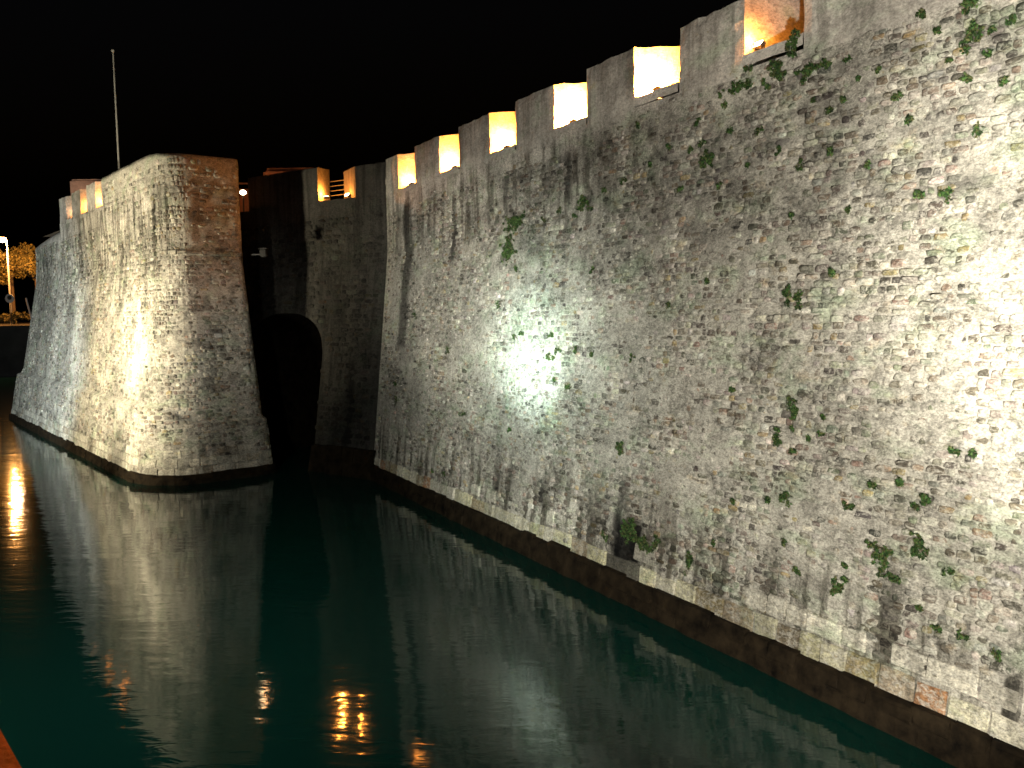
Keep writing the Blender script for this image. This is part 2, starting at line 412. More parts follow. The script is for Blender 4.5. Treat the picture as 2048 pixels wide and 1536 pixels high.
        nrm = np.stack([tan[:, 1], -tan[:, 0]], -1); nrm = nrm/np.maximum(np.linalg.norm(nrm, axis=1, keepdims=True), 1e-6)
        fac = np.abs((nrm*d[:, :2]).sum(1))/np.linalg.norm(d, axis=1)
        area = L[:, 2]*L[:, 3]*fac/dep_s**2
        area[(px < 8) | (px > 2040) | (py < 8) | (py > 1528) | (dep < 0.5)] = 0
        order = np.argsort(-area); ind = order[:nind]; ind = ind[area[ind] > 0]; rest = np.setdiff1d(np.arange(n), ind)
        for i in ind:
            me = bpy.data.meshes.new('stone')
            ct = V[i].mean(0)
            me.from_pydata([tuple(q) for q in (V[i]-ct)], [], [tuple(map(int, f)) for f in F4]+[tuple(map(int, f)) for f in F3])
            finish(me, M_RUBBLE, np.tile(C[i], (NV, 1)), ST[i], np.tile(U3[i], (NV, 1)), True)
            o = bpy.data.objects.new('stone', me); COL.objects.link(o); o.parent = s.root
            o.location = Vector(ct)-s.root.location
        m = len(rest); base = (np.arange(m)*NV)[:, None, None]
        me = bpy.data.meshes.new('rubble_stones')
        f4 = (F4[None]+base).reshape(-1, 4); f3 = (F3[None]+base).reshape(-1, 3)
        nv = m*NV; me.vertices.add(nv); me.vertices.foreach_set('co', V[rest].reshape(-1).astype(np.float32))
        loops = np.concatenate([f4.ravel(), f3.ravel()]); me.loops.add(len(loops)); me.loops.foreach_set('vertex_index', loops.astype(np.int32))
        starts = np.concatenate([np.arange(len(f4))*4, len(f4)*4+np.arange(len(f3))*3])
        me.polygons.add(len(starts)); me.polygons.foreach_set('loop_start', starts.astype(np.int32))
        me.update(calc_edges=True)
        finish(me, M_RUBBLE, np.repeat(C[rest], NV, 0), np.repeat(ST[rest], NV), np.repeat(U3[rest], NV, 0), True)
        o = link('rubble_stones', me, s.root); o['kind'] = 'stuff'
        return n
    def block(s, name, u0, u1, z0, z1, out0, out1, col, mat=None, jit=0.012, st=0.0, parent=None):
        """a squared stone lying in the face, worn at its edges"""
        g = s.rng; b = 0.03
        uu = np.array([u0, u1, u1, u0]); zz = np.array([z0, z0, z1, z1])
        ru = np.array([u0+b, u1-b, u1-b, u0+b]); rz = np.array([z0+b, z0+b, z1-b, z1-b])
        um = np.array([u0+b/3, u1-b/3, u1-b/3, u0+b/3]); zm = np.array([z0+b/3, z0+b/3, z1-b/3, z1-b/3])
        j = lambda: g.normal(0, jit, 4)
        V = np.concatenate([s.path.pos(uu, zz, np.full(4, out0)), s.path.pos(um+j(), zm+j(), out1-b*0.7+j()*0.5), s.path.pos(ru+j(), rz+j(), out1+j()*0.6)])
        F = [(0, 1, 5, 4), (1, 2, 6, 5), (2, 3, 7, 6), (3, 0, 4, 7), (4, 5, 9, 8), (5, 6, 10, 9), (6, 7, 11, 10), (7, 4, 8, 11), (8, 9, 10, 11)]
        c = np.tile(col, (12, 1)); uu3 = np.concatenate([uu, um, ru]); zz3 = np.concatenate([zz, zm, rz]); uv = np.stack([uu3, zz3, np.full(12, float(np.mean(s.stainf(np.linspace(u0, u1, 7), np.full(7, (z0+z1)/2))))*s.tone)], -1)
        return mesh_obj(name, V, F, mat or M_RUBBLE, parent or s.root, c, np.full(12, st), uv)
    def merlon(s, u0, u1, uin0, uin1, z0, z1, thick, rise, out=0.0, zin0=None):
        """outer edge u0..u1 flush with the face, narrowing or widening to uin0..uin1 on the inner side"""
        g = s.rng; nu = max(3, int((u1-u0)/0.22)); nz = max(3, int((z1-z0)/0.22)); nt = 9
        a = np.linspace(0, 1, nu+1); b = np.linspace(0, 1, nz+1); t = np.linspace(0, 1, nt+1)
        key = {}; V = []; UV = []
        def vid(i, j, k):
            if (i, j, k) in key: return key[(i, j, k)]
            A, B, T = a[i], b[j], t[k]
            u = (u0+(u1-u0)*A)*(1-T)+(uin0+(uin1-uin0)*A)*T
            zt = z1+rise*T; z = z0+(zt-z0)*B
            jit = g.normal(0, 0.006, 3)
            rnd = 0.0
            ed = (i in (0, nu))+(j == nz)+(k == 0)
            if ed >= 2: rnd = 0.035*(0.6+0.8*g.random())
            fr = (vnoise(u, z, s.seed+1, 1.2, 1.2)-0.5)*0.05 if k == 0 else 0
            pt = s.path.pos(np.clip(u, 0, s.path.L), z, out-thick*T+jit[0]+float(fr)-(rnd if k == 0 else 0))
            pt = pt.copy(); pt[2] += jit[2]-(rnd if j == nz else 0)
            key[(i, j, k)] = len(V); V.append(pt); UV.append((u, z)); return key[(i, j, k)]
        F = []
        for i in range(nu):
            for j in range(nz):
                F.append((vid(i, j, 0), vid(i+1, j, 0), vid(i+1, j+1, 0), vid(i, j+1, 0)))
                F.append((vid(i, j, nt), vid(i, j+1, nt), vid(i+1, j+1, nt), vid(i+1, j, nt)))
        for k in range(nt):
            for j in range(nz):
                F.append((vid(0, j, k), vid(0, j+1, k), vid(0, j+1, k+1), vid(0, j, k+1)))
                F.append((vid(nu, j, k), vid(nu, j, k+1), vid(nu, j+1, k+1), vid(nu, j+1, k)))
            for i in range(nu): F.append((vid(i, nz, k), vid(i+1, nz, k), vid(i+1, nz, k+1), vid(i, nz, k+1)))
        UV = np.array(UV); col = PLASTER[None]*np.ones((len(V), 1)); UV = np.column_stack([UV, s.stainf(UV[:, 0], UV[:, 1])*s.tone])
        st = s.streak(UV[:, 0], UV[:, 1])*np.ones(len(V))
        return mesh_obj('merlon', V, F, M_PLASTER, s.root, col, st, UV)
    def sill(s, u0, u1, ui0, ui1, z, thick, rise, out=0.02):
        g = s.rng; V = []; UV = []; n = 6; mth = 6
        for j in range(mth+1):
            T = j/mth
            for i in range(n+1):
                A = i/n; u = (u0+(u1-u0)*A)*(1-T)+(ui0+(ui1-ui0)*A)*T
                V.append(s.path.pos(np.clip(u, 0, s.path.L), z+rise*T+g.normal(0, 0.012), out-thick*T)); UV.append((u, z))
        m_ = len(V)
        for i in range(n+1): V.append(V[i]+np.array([0, 0, -0.22])); UV.append((u0, z))
        F = [(j*(n+1)+i, j*(n+1)+i+1, (j+1)*(n+1)+i+1, (j+1)*(n+1)+i) for j in range(mth) for i in range(n)]
        F += [(m_+i, m_+i+1, i+1, i) for i in range(n)]
        return mesh_obj('sill', V, F, M_PLASTER, s.root, np.tile(PLASTER*0.9, (len(V), 1)), np.zeros(len(V)), np.column_stack([np.array(UV), np.full(len(V), s.tone)]))
    def footing(s, u0, u1, z1, out, name='footing', vis=31.0):
        nu = int((u1-u0)/0.2)+1; U = np.unique(np.concatenate([np.linspace(u0, u1, nu), s.path.u[(s.path.u > u0) & (s.path.u < u1)]]))
        prof = [(-1.2, out+0.10), (0.0, out+0.05), (z1*0.55, out+0.02), (z1-0.08, out), (z1, out-0.08), (z1+0.02, -0.25)]
        V, UV = [], []
        for (z, o_) in prof:
            jz = (vnoise(U, U*0+z, s.seed+4, 2.2, 1)-0.5)*(0.10 if z > 0.1 else 0); jo = (vnoise(U, U*0+z*3, s.seed+6, 1.8, 1.5)-0.5)*0.10
            V.append(s.path.pos(U, z+jz, o_+jo+0*U)); UV.append(np.stack([U, z+jz], -1))
        V = np.array(V); n = len(U); idx = np.arange(len(prof)*n).reshape(len(prof), n)
        F = np.stack([idx[:-1, :-1], idx[:-1, 1:], idx[1:, 1:], idx[1:, :-1]], -1).reshape(-1, 4)
        for (za, zb) in ((-0.25, z1*0.5-0.01), (z1*0.5+0.01, z1+0.03)):
            u = u0+0.05+s.rng.uniform(0, 0.4)
            while u < min(u1, vis)-0.6:
                w = s.rng.uniform(0.45, 1.05); o_ = out+0.03+s.rng.normal(0, 0.018)
                if s.rng.random() < 0.9: s.block('footing_stone', max(u, 0), max(u, 0)+w-0.012, za, zb+s.rng.normal(0, 0.025), out-0.12, o_, (0.1, 0.1, 0.1), M_ALGAE_SHADE, 0.025)
                u += w
        return mesh_obj(name, V.reshape(-1, 3), F, M_ALGAE_SHADE, s.root, smooth=False)
PALW = np.array([0.24, 0.17, 0.15, 0.12, 0.13, 0.06, 0.035, 0.06, 0.035]); PALW /= PALW.sum()

def wall_uz(px, py, P, r, n, k=1.0):
    """where the line of sight through a picture point meets a battered wall face: (u, z)"""
    P3 = np.array([*P, 0]); n3 = np.array([*n, 0]); r3 = np.array([*r, 0]); dd = 0
    for _ in range(20):
        D = ray(px, py); q = CAM+D*(((P3+n3*dd*k-CAM) @ n3)/(D @ n3)); dd = float(batter(max(q[2], 0)))
    return float((q-P3) @ r3), float(q[2])

SOD_W = 300
def embrasure_lamp(path, u, z, back, label, power=SOD_W, glass=False, aim=(0, 0)):
    """small floodlight on a bracket standing on the sill; its light is the one that fills the opening"""
    b = path.pos(u, z, -back); root = empty('embrasure_lamp', tuple(b)); tag(root, label, 'lamp', 'lamps set in the embrasures')
    bm = bmesh.new(); add_box(bm, b+np.array([0, 0, 0.02]), (0.22, 0.12, 0.03)); add_box(bm, b+np.array([-0.11, 0, 0.09]), (0.015, 0.05, 0.16)); add_box(bm, b+np.array([0.11, 0, 0.09]), (0.015, 0.05, 0.16))
    bm_obj('bracket', bm, M_METAL, root)
    dirn = Vector((*(-path.m[min(len(path.m)-1, 1)]), 0.9)).normalized() if glass else Vector((-0.3, 0.15, 1)).normalized()
    rot = dirn.to_track_quat('Z', 'Y').to_matrix().to_4x4()
    c = Vector(b)+Vector((0, 0, 0.15))
    bm = bmesh.new(); vs = add_box(bm, c, (0.24, 0.18, 0.10), rot)
    bmesh.ops.bevel(bm, geom=bm.edges[:], offset=0.015, segments=2, affect='EDGES'); hs = bm_obj('housing', bm, M_METAL, root)
    bm = bmesh.new(); add_box(bm, c+dirn*0.056, (0.20, 0.14, 0.012), rot); sub('lens', bm, M_GLOW, hs)
    pt = point('embrasure_light', tuple(c+dirn*0.16), power, SODIUM, 0.05); pt.parent = root; pt.matrix_parent_inverse = Matrix.Translation(root.location).inverted()
    return root

# ------------------------------------------------------------------ the long rampart wall
ramp_root = empty('rampart_wall', (P0[0], P0[1], 0))
tag(ramp_root, 'long battered rubble stone rampart wall with crenellated plastered parapet above the moat', 'wall')
mc = N1-R1*0.80
RL = 36.0
rpath = Path([P0, P0+R1*2, P0+R1*RL], [mc, N1-R1*0.0, N1])
# the mitre only concerns the end at the corner: let u slide with the setback instead
class RampPath(Path):
    def pos(s, u, z, out=0.0):
        u = np.asarray(u, float); z = np.asarray(z, float); u, z, out = np.broadcast_arrays(u, z, np.asarray(out, float))
        d = batter(z)-out; sh = -0.80*batter(z)*(1-np.clip(u/6.0, 0, 1))
        return np.stack([P0[0]+R1[0]*(u+sh)+N1[0]*d, P0[1]+R1[1]*(u+sh)+N1[1]*d, z], -1)
rpath = RampPath([P0, P0+R1*RL], [N1, N1])
def ruz(px, py):
    u, z = wall_uz(px, py, P0, R1, N1)
    b = 0.8*float(batter(max(z, 0)))            # undo the slide
    return ((u+b)/(1+b/6.0) if u < 6 else u), z
def slide(u): 
    b = 0.8*DB; return (u+b)/(1+b/6.0) if u < 6 else u
rplaster = lambda u, z: sstep(-0.22, 0.22, np.asarray(z)-(11.35+0.022*np.asarray(u)+0.55*(vnoise(u, 0*np.asarray(u), 31, 0.45, 1)-0.5)+0.5*(vnoise(u, z, 32, 2.2, 1.4)-0.5)))
rstreak = lambda u, z: np.clip(0.85*(1-sstep(1.2, 3.4, np.asarray(z)))+0.65*sstep(8.2, 10.5, z)*(1-sstep(11.6, 12.1, z))*(1-sstep(14, 20, u))+0.10+0.32*sstep(11.9, 12.3, z), 0, 1)
st_px = [(808, 402, 700, 15, .72), (905, 385, 530, 9, .65), (935, 395, 480, 14, .35), (985, 350, 440, 8, .5), (1012, 345, 430, 9, .55), (858, 400, 470, 7, .5), (955, 430, 470, 16, .4),
         (1137, 300, 420, 11, .7), (1148, 345, 370, 16, .6), (1240, 950, 1070, 16, .5), (1252, 1030, 1205, 66, .95), (1229, 1085, 1190, 14, .85), (1385, 1150, 1210, 15, .85), (1081, 955, 1016, 8, .85),
         (1175, 1090, 1130, 7, .7), (1662, 1250, 1330, 10, .65), (1735, 1290, 1360, 12, .7), (2018, 1340, 1490, 40, .75), (1495, 1230, 1275, 8, .6), (1760, 1180, 1260, 14, .4), (930, 560, 640, 12, .3), (1510, 690, 800, 18, .25), (1330, 300, 360, 8, .4), (1655, 55, 110, 9, .4), (1620, 75, 120, 7, .35), (1420, 280, 330, 14, .4)]
stains = []
for (x, ya, yb, w, k) in st_px:
    ua, za = ruz(x, ya); ub, zb = ruz(x, yb); p1 = ruz(x+w/2, (ya+yb)/2)[0]; p0 = ruz(x-w/2, (ya+yb)/2)[0]
    stains.append(((ua+ub)/2, max(zb, 0.2), za, abs(p1-p0)*1.15, k))
RW = Wall(ramp_root, rpath, 13.5, 11, rplaster, rstreak, stains)
for (x, y, r_) in [(1415, 968, .13), (1205, 1030, .12), (1550, 620, .12), (1735, 745, .16), (1178, 390, .12), (1470, 740, .1), (1450, 812, .12), (1035, 700, .1), (975, 620, .1), (1150, 655, .09), (1860, 590, .12)]:
    u, z = ruz(x, y); RW.pits.append((u, z, r_))
for _ in range(70): RW.pits.append((RW.rng.uniform(1, 28), RW.rng.uniform(2, 10.8), RW.rng.uniform(.05, .11)))
Z_FOOT = 0.56
def rgrime(u, z):
    u = np.asarray(u, float); z = np.asarray(z, float)
    band = sstep(7.0, 9.2, z)*(1-sstep(11.2, 11.9, z))*sstep(5, 10, u)
    n_ = vnoise(u, z, 51, 0.8, 1.1)*0.6+vnoise(u, z, 52, 2.6, 3.6)*0.6
    n2 = vnoise(u, z, 53, 3.3, 6.0)
    m_ = 1-0.38*band*sstep(0.35, 0.85, n_)
    return m_*(1-0.45*sstep(0.62, 0.9, n2)*(0.35+0.65*band))*(1-0.3*sstep(0.55, 0.8, vnoise(u, z, 54, 0.35, 0.3)))
RW.grime = rgrime
RW.core(0.0, RL, Z_FOOT-0.05, 12.0)
# dressed pale blocks in the lowest courses
u = 0.15
while u < 30:
    w = RW.rng.uniform(0.45, 1.0); sh = float(RW.stainf(np.array(u+w/2), np.array(0.8)))
    pale = RW.rng.random() < (0.75 if u > 9 else 0.6)
    c = (PALE if pale else np.array((0.30, 0.24, 0.17)))*RW.rng.uniform(0.8, 1.15)*np.array((1, 1, RW.rng.uniform(0.75, 1.0)))
    if RW.rng.random() < 0.07: c = np.array((0.34, 0.17, 0.08))
    RW.block('dressed_block', u, u+w-0.02, Z_FOOT-0.02, Z_FOOT+RW.rng.uniform(0.36, 0.44), -0.06, RW.rng.uniform(0.03, 0.055), c, st=0.35)
    u += w
u = 8.6
while u < 30:
    w = RW.rng.uniform(0.4, 0.9); sh = float(RW.stainf(np.array(u+w/2), np.array(1.3)))
    if RW.rng.random() < (0.55 if 17.8 < u < 20 or u > 21.5 else 0.25):
        c = PALE*RW.rng.uniform(0.85, 1.15)
        RW.block('dressed_block', u, u+w-0.02, 1.02, 1.02+RW.rng.uniform(0.34, 0.42), -0.06, RW.rng.uniform(0.035, 0.055), c, st=0.4)
    u += w
RW.stones(0.05, 29.5, 1.0, 11.9, ch=(0.10, 0.17), cw=(0.13, 0.34))
RW.footing(-0.3, RL, Z_FOOT, 0.16)
TH = 3.4
cren = [(slide(0.31), slide(2.19)), (slide(4.55), 6.28), (8.66, 10.43), (12.72, 14.46), (16.59, 18.32), (20.44, 22.1)]
edges = [0.0]+[e for c in cren for e in c]+[29.5]
for i in range(0, len(edges), 2):
    a, b = edges[i], edges[i+1]
    RW.merlon(a, b, a-(0.45 if i else 0), b+(0.45 if i+2 < len(edges) else 0), 11.86, 13.5, TH, 0.45, 0.02)
for i, (a, b) in enumerate(cren):
    RW.sill(a+0.005, b-0.005, a+0.45, b-0.45, 12.06+0.045*i, TH, 0.25)
# rampart walk behind the parapet
V = [rpath.pos(0.0, 12.0, -0.1), rpath.pos(RL, 12.0, -0.1), rpath.pos(RL, 12.2, -16), rpath.pos(0.0, 12.2, -16)]
mesh_obj('rampart_walk', V, [(0, 1, 2, 3)], M_EARTH, ramp_root)
E_NAMES = ['sodium lamp in the narrow embrasure nearest the wall corner', 'sodium lamp in the second embrasure from the wall corner', 'sodium lamp in the third embrasure from the wall corner', 'sodium lamp in the fourth embrasure from the wall corner', 'sodium lamp in the big white glowing fifth embrasure', 'bare glaring sodium lamp on the sill of the topmost embrasure beside a bush']
for i, (a, b) in enumerate(cren[:6]):
    m_ = (a+b)/2
    if i < 5: embrasure_lamp(rpath, a+0.36, 12.06+0.045*i+0.03, 0.45, E_NAMES[i], (480, 1100, 1500, 7000, 11000)[i])
    else: embrasure_lamp(rpath, a+0.24, 12.06+0.045*i+0.03, 0.22, E_NAMES[i], 150, True)

# ------------------------------------------------------------------ the bastion on the far side of the inlet
bast_root = empty('bastion', (PB[0], PB[1], 0))
tag(bast_root, 'angular stone bastion with rounded corner and battered faces standing in the moat', 'bastion')
bdir = (PA-PB)/np.linalg.norm(PA-PB); BL = float(np.linalg.norm(PA-PB))
PD = PC+np.array([-0.45, 0.89])*4.5
# path runs left to right as seen from the water: far corner A -> salient B -> C -> D
bp, bmv = mitred([PA, PB+(PB-PA)/BL*0.25, PC, PD], -1.0, {1: 2.3, 2: 0.8})
bp = np.array(bp); bmv = np.array(bmv)
sgn = np.sign(bmv[0] @ (np.array([0, 60])-np.array([0, 0])));
if (bmv[0] @ np.array([0.78, 0.62])) < 0: bmv = -bmv
# beyond the far end of the flank the return face is nearly upright
_nf = bmv[10].copy(); _nr = bmv[-1].copy()
for _k in range(10, len(bmv)): bmv[_k] = _nf+0.35*_nr*min(1.0, (_k-10)/8)
class BastPath(Path):
    uB = None
    def set(s, u, z):
        ph = 3.15-0.75*sstep(s.uB-1, s.uB+1.5, u)
        return batter(z)-0.26*(1-sstep(ph-0.05, ph+0.06, z))
    def pos(s, u, z, out=0.0):
        u = np.asarray(u, float); z = np.asarray(z, float); u, z, out = np.broadcast_arrays(u, z, np.asarray(out, float))
        d = s.set(u, z)-out
        sh = 2.0*s.set(u, z)*(1-np.clip(u/12.0, 0, 1))          # the far end leans in with its own battered side
        x = np.interp(u, s.u, s.p[:, 0]) + np.interp(u, s.u, s.m[:, 0])*d - bdir[0]*sh
        y = np.interp(u, s.u, s.p[:, 1]) + np.interp(u, s.u, s.m[:, 1])*d - bdir[1]*sh
        return np.stack([x, y, z], -1)
bpath = BastPath(bp, bmv); bpath.uB = BL
def bu(ub): # distance from salient B along the face -> path u at parapet level
    U = BL-ub; b = 2.0*DB
    return (U-b)/(1-b/12.0) if U < 12 else U
bplaster = lambda u, z: np.clip(0.75*sstep(-0.3, 0.3, np.asarray(z)-(11.5+0.8*(vnoise(u, z, 41, 0.6, 0.8)-0.5))), 0, 1)*(1-sstep(BL-3, BL-1, u))
bstreak = lambda u, z: np.clip(0.15+0.7*sstep(6.0, 10.0, z)*(1-sstep(12.2, 13.2, z))*(1-sstep(BL-0.5, BL+1, u))+0.5*(1-sstep(0.8, 2.0, z)), 0, 1)
bst = []
for (x, ya, yb, w, k) in [(308, 380, 470, 10, .75), (283, 400, 460, 6, .6), (270, 410, 480, 6, .5), (258, 420, 500, 7, .5), (200, 425, 500, 5, .5), (232, 440, 520, 5, .5), (290, 560, 640, 8, .4), (262, 560, 600, 7, .4)]:
    ua, za = wall_uz(x, ya, PB, bdir, np.array([0.7847, 0.6199])); ub_, zb = wall_uz(x, yb, PB, bdir, np.array([0.7847, 0.6199]))
    u1 = bu((ua+ub_)/2); bst.append((u1, zb, za, w/1740*40*1.6, k))
BW = Wall(bast_root, bpath, 13.9, 23, bplaster, bstreak, bst)
for _ in range(60): BW.pits.append((BW.rng.uniform(10, BL+4), BW.rng.uniform(3.5, 12), BW.rng.uniform(.06, .12)))
BU1 = bpath.L-0.3
BTOP = 12.5
BW.grime = lambda u, z: (1-0.4*sstep(0.6, 0.9, vnoise(u, z, 61, 2.6, 4.0)))*(1-0.3*sstep(0.5, 0.8, vnoise(u, z, 62, 0.5, 0.3)))
BW.core(0.0, bpath.L, 0.3, 11.55, 0.14, name='masonry_face')
# parapet stops short of the far corner
pu0 = bu(21.2)
BW.core(pu0, bpath.L, 11.551, 12.5, 0.14, name='parapet_face')
BW.footing(0.0, bpath.L, 0.36, 0.12, vis=bpath.L-1.5)
BW.stones(0.1, BU1, 1.05, 11.5, ch=(0.13, 0.21), cw=(0.18, 0.44))
u = 0.1
for row, (z0, z1, pr_) in enumerate(((0.34, 0.68, .95), (0.69, 1.04, .95), (1.05, 1.42, .35))):
    u = 0.1+0.3*row
    while u < BU1-0.8:
        w = BW.rng.uniform(0.5, 1.0)
        if BW.rng.random() < pr_ and not (BL-1.2 < u < BL+0.6 and False):
            c = (PALE*1.05 if BW.rng.random() < 0.8 else np.array((0.32, 0.27, 0.2)))*BW.rng.uniform(0.8, 1.1)
            BW.block('dressed_block', u, u+w-0.02, z0, z1-0.012, -0.06, BW.rng.uniform(0.03, 0.05), c, st=0.4)
        u += w
# merlons: three openings towards the far end, then solid round the salient
bcren = [(bu(19.4), bu(17.9)), (bu(15.9), bu(14.45)), (bu(12.55), bu(11.1))]
ed = [pu0]+[e for c in bcren for e in c]
BTH = 2.6
for i in range(0, len(ed)-1, 2): BW.merlon(ed[i], ed[i+1], ed[i]-(0.3 if i else 0), ed[i+1]+0.3, 12.503, 13.95, BTH, 0.25)
for (a, b) in bcren: BW.sill(a+0.005, b-0.005, a+0.3, b-0.3, 12.56, BTH, 0.2)
def solid_parapet():
    a = ed[-1]; U = np.unique(np.concatenate([np.arange(a, bpath.L, 0.2), bpath.u[bpath.u > a+0.05]])); V = []; UV = []; rows = []
    top = 13.93-0.18*sstep(BL-4, BL-0.5, U)
    zl = np.linspace(0, 1, 9)
    for t in zl:
        z = 12.503+(top-12.503)*t; h = (vnoise(U, z, 88, 1.4, 1.4)-0.5)*0.06*(t > 0)-0.05*(t == 1)
        rows.append((z, h))
    for k, (z, h) in enumerate(rows): V.append(bpath.pos(U, z, h)); UV.append(np.stack([U, z], -1))
    for d_ in (0.5, 0.8): V.append(bpath.pos(U, top+0.03, -d_)); UV.append(np.stack([U, top], -1))
    V.append(bpath.pos(U, 12.4+0*U, -0.8)); UV.append(np.stack([U, top], -1))
    V = np.array(V); UV = np.array(UV); n = len(U); m_ = len(V); idx = np.arange(m_*n).reshape(m_, n)
    F = np.stack([idx[:-1, :-1], idx[:-1, 1:], idx[1:, 1:], idx[1:, :-1]], -1).reshape(-1, 4)
    UV = UV.reshape(-1, 2)
    mesh_obj('parapet', V.reshape(-1, 3), F, M_RUBBLE, bast_root, np.tile(MORTAR*0.95, (len(UV), 1)), bstreak(UV[:, 0], UV[:, 1]), UV, True)
solid_parapet()
BW2 = Wall(bast_root, bpath, 13.9, 29, lambda u, z: 0.0*np.asarray(u), bstreak, bst)
BW2.stones(ed[-1]+0.3, BU1, 11.75, 13.55, ch=(0.18, 0.26), cw=(0.22, 0.45), keep=0.7, nind=0)
# string course stones
u = bu(3.2)
while u < BU1-0.4:
    w = BW.rng.uniform(0.5, 0.9)
    if BW.rng.random() < 0.8: BW.block('cordon_stone', u, u+w-0.015, ZC-0.08, ZC+0.10, -0.05, 0.11, np.array((0.26, 0.24, 0.2))*BW.rng.uniform(0.7, 1.2))
    u += w
# top of the bastion
tp = [bpath.pos(q, 12.35, -0.5) for q in np.concatenate([[0.0], np.linspace(pu0, bpath.L, 30)])]
tp += [np.array([-14, 52, 12.35]), np.array([-22, 60, 12.35])]
mesh_obj('terreplein', tp, [tuple(range(len(tp)))], M_EARTH, bast_root)
# rounded shoulder over the far end of the battered face
def shoulder():
    U = np.linspace(0.0, pu0+0.3, 14); V = []
    prof = np.linspace(0, math.pi/2, 6)
    for a in prof:
        hh = 0.35*np.sqrt(np.clip(1-((U-pu0)/(pu0+0.001))**2, 0.02, 1))
        V.append(bpath.pos(U, 11.54+hh*math.sin(a)*3.0, 0.0-1.6*(1-math.cos(a))))
    V.append(bpath.pos(U, 11.4+0*U, -4.0))
    V = np.array(V); n = len(U); m_ = len(V); idx = np.arange(m_*n).reshape(m_, n)
    F = np.stack([idx[:-1, :-1], idx[:-1, 1:], idx[1:, 1:], idx[1:, :-1]], -1).reshape(-1, 4)
    mesh_obj('shoulder', V.reshape(-1, 3), F, M_PLASTER, bast_root, np.tile(PLASTER, (m_*n, 1)), np.full(m_*n, .4), np.zeros((m_*n, 2)), True)
shoulder()
# far battered side closing the bastion
far = [bpath.pos(0.0, z, 0) for z in np.linspace(-1, 11.5, 12)]
back = [q+np.array([14.0, 1.0, 0]) for q in far]
mesh_obj('far_face', far+back, [(i, i+12, i+13, i+1) for i in range(11)], M_RUBBLE, bast_root, np.tile(MORTAR, (24, 1)), np.zeros(24), np.zeros((24, 2)))
for i, ((a, b), pw_) in enumerate(zip(bcren, (14, 170, 230))):
    embrasure_lamp(bpath, a+0.36, 12.60, 0.45, ['dim lamp in the low end embrasure of the bastion', 'sodium lamp in the middle embrasure of the bastion', 'sodium lamp in the bastion embrasure nearest the rounded corner'][i], pw_)
# small light box fixed to the flank of the bastion
b = np.array(at_y(527, 506, 38.6)); root = empty('wall_lantern', tuple(b)); tag(root, 'small unlit grey lamp box on the dark flank edge of the bastion', 'lamp')
bm = bmesh.new(); add_box(bm, b, (0.30, 0.26, 0.34)); bmesh.ops.bevel(bm, geom=bm.edges[:], offset=0.04, segments=2, affect='EDGES'); bm_obj('housing', bm, M_GREY, root)
bm = bmesh.new(); add_box(bm, b+np.array([0, 0, 0.19]), (0.38, 0.34, 0.04)); bm_obj('cap', bm, M_GREY, root)
bm = bmesh.new(); add_box(bm, b+np.array([-0.32, 0.2, -0.05]), (0.5, 0.05, 0.05)); bm_obj('bracket', bm, M_METAL, root)

# ------------------------------------------------------------------ the shaded curtain between bastion and rampart
curt_root = empty('curtain_wall', (P0[0]-3, P0[1]+2, 0)); tag(curt_root, 'dark shaded curtain wall with an archway between the bastion and the rampart', 'wall')
class CurtPath(Path):
    def pos(s, u, z, out=0.0):
        u = np.asarray(u, float); z = np.asarray(z, float); u, z, out = np.broadcast_arrays(u, z, np.asarray(out, float))
        bt = batter(z); top = N1*1.0-R1*0.80                        # shared corner edge with the rampart
        cu, cn = top @ K1, top @ NK
        d = bt*cn-out; sh = bt*cu*(1-np.clip(u/6.0, 0, 1))
        return np.stack([P0[0]+K1[0]*(u+sh)+NK[0]*d, P0[1]+K1[1]*(u+sh)+NK[1]*d, z], -1)
cpath = CurtPath([P0, P0+K1*16], [NK, NK])
def cuz(px, py):
    kk = float((N1-R1*0.8) @ NK); u, z = wall_uz(px, py, P0, K1, NK, kk); b = float((N1-R1*0.8) @ K1)*float(batter(max(z, 0)))
    return ((u-b)/(1-b/6.0) if u < 6 else u), z
cstreak = lambda u, z: 0.55+0*np.asarray(u)
cst = []
for (x, ya, yb, w, k) in [(700, 720, 890, 10, .7), (690, 860, 900, 6, .6), (725, 520, 640, 10, .3)]:
    ua, za = cuz(x, ya); ub_, zb = cuz(x, yb); cst.append(((ua+ub_)/2, zb, za, .35, k))
CW = Wall(curt_root, cpath, 13.6, 37, lambda u, z: sstep(-.2, .2, np.asarray(z)-11.3+0*np.asarray(u)), cstreak, cst)
CW.tone = 0.085  # scales down all its stone colours: the wall's shade is painted in
AU0, AU1, ASP, ACR = cuz(637, 800)[0], 9.2, 5.2, 7.0
def arch_z(u):
    u = np.asarray(u, float); c = (AU0+AU1)/2; h = (AU1-AU0)/2; x = np.clip(np.abs(u-c)/h, 0, 1)
    return np.where((u > AU0) & (u < AU1), ASP+(ACR-ASP)*np.sqrt(1-x**2.4), 0.3)
CW.skip = lambda u, z: AU0-0.1 < u < AU1+0.1 and z < float(arch_z(np.clip(u, AU0+.02, AU1-.02)))+0.15
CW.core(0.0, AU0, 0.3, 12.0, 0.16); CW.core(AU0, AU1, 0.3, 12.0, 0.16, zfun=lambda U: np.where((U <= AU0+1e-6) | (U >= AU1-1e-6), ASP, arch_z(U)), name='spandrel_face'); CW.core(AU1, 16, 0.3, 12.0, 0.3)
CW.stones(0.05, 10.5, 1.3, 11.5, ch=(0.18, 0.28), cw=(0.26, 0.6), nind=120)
CW.footing(-0.2, AU0, 1.15, 0.2); 
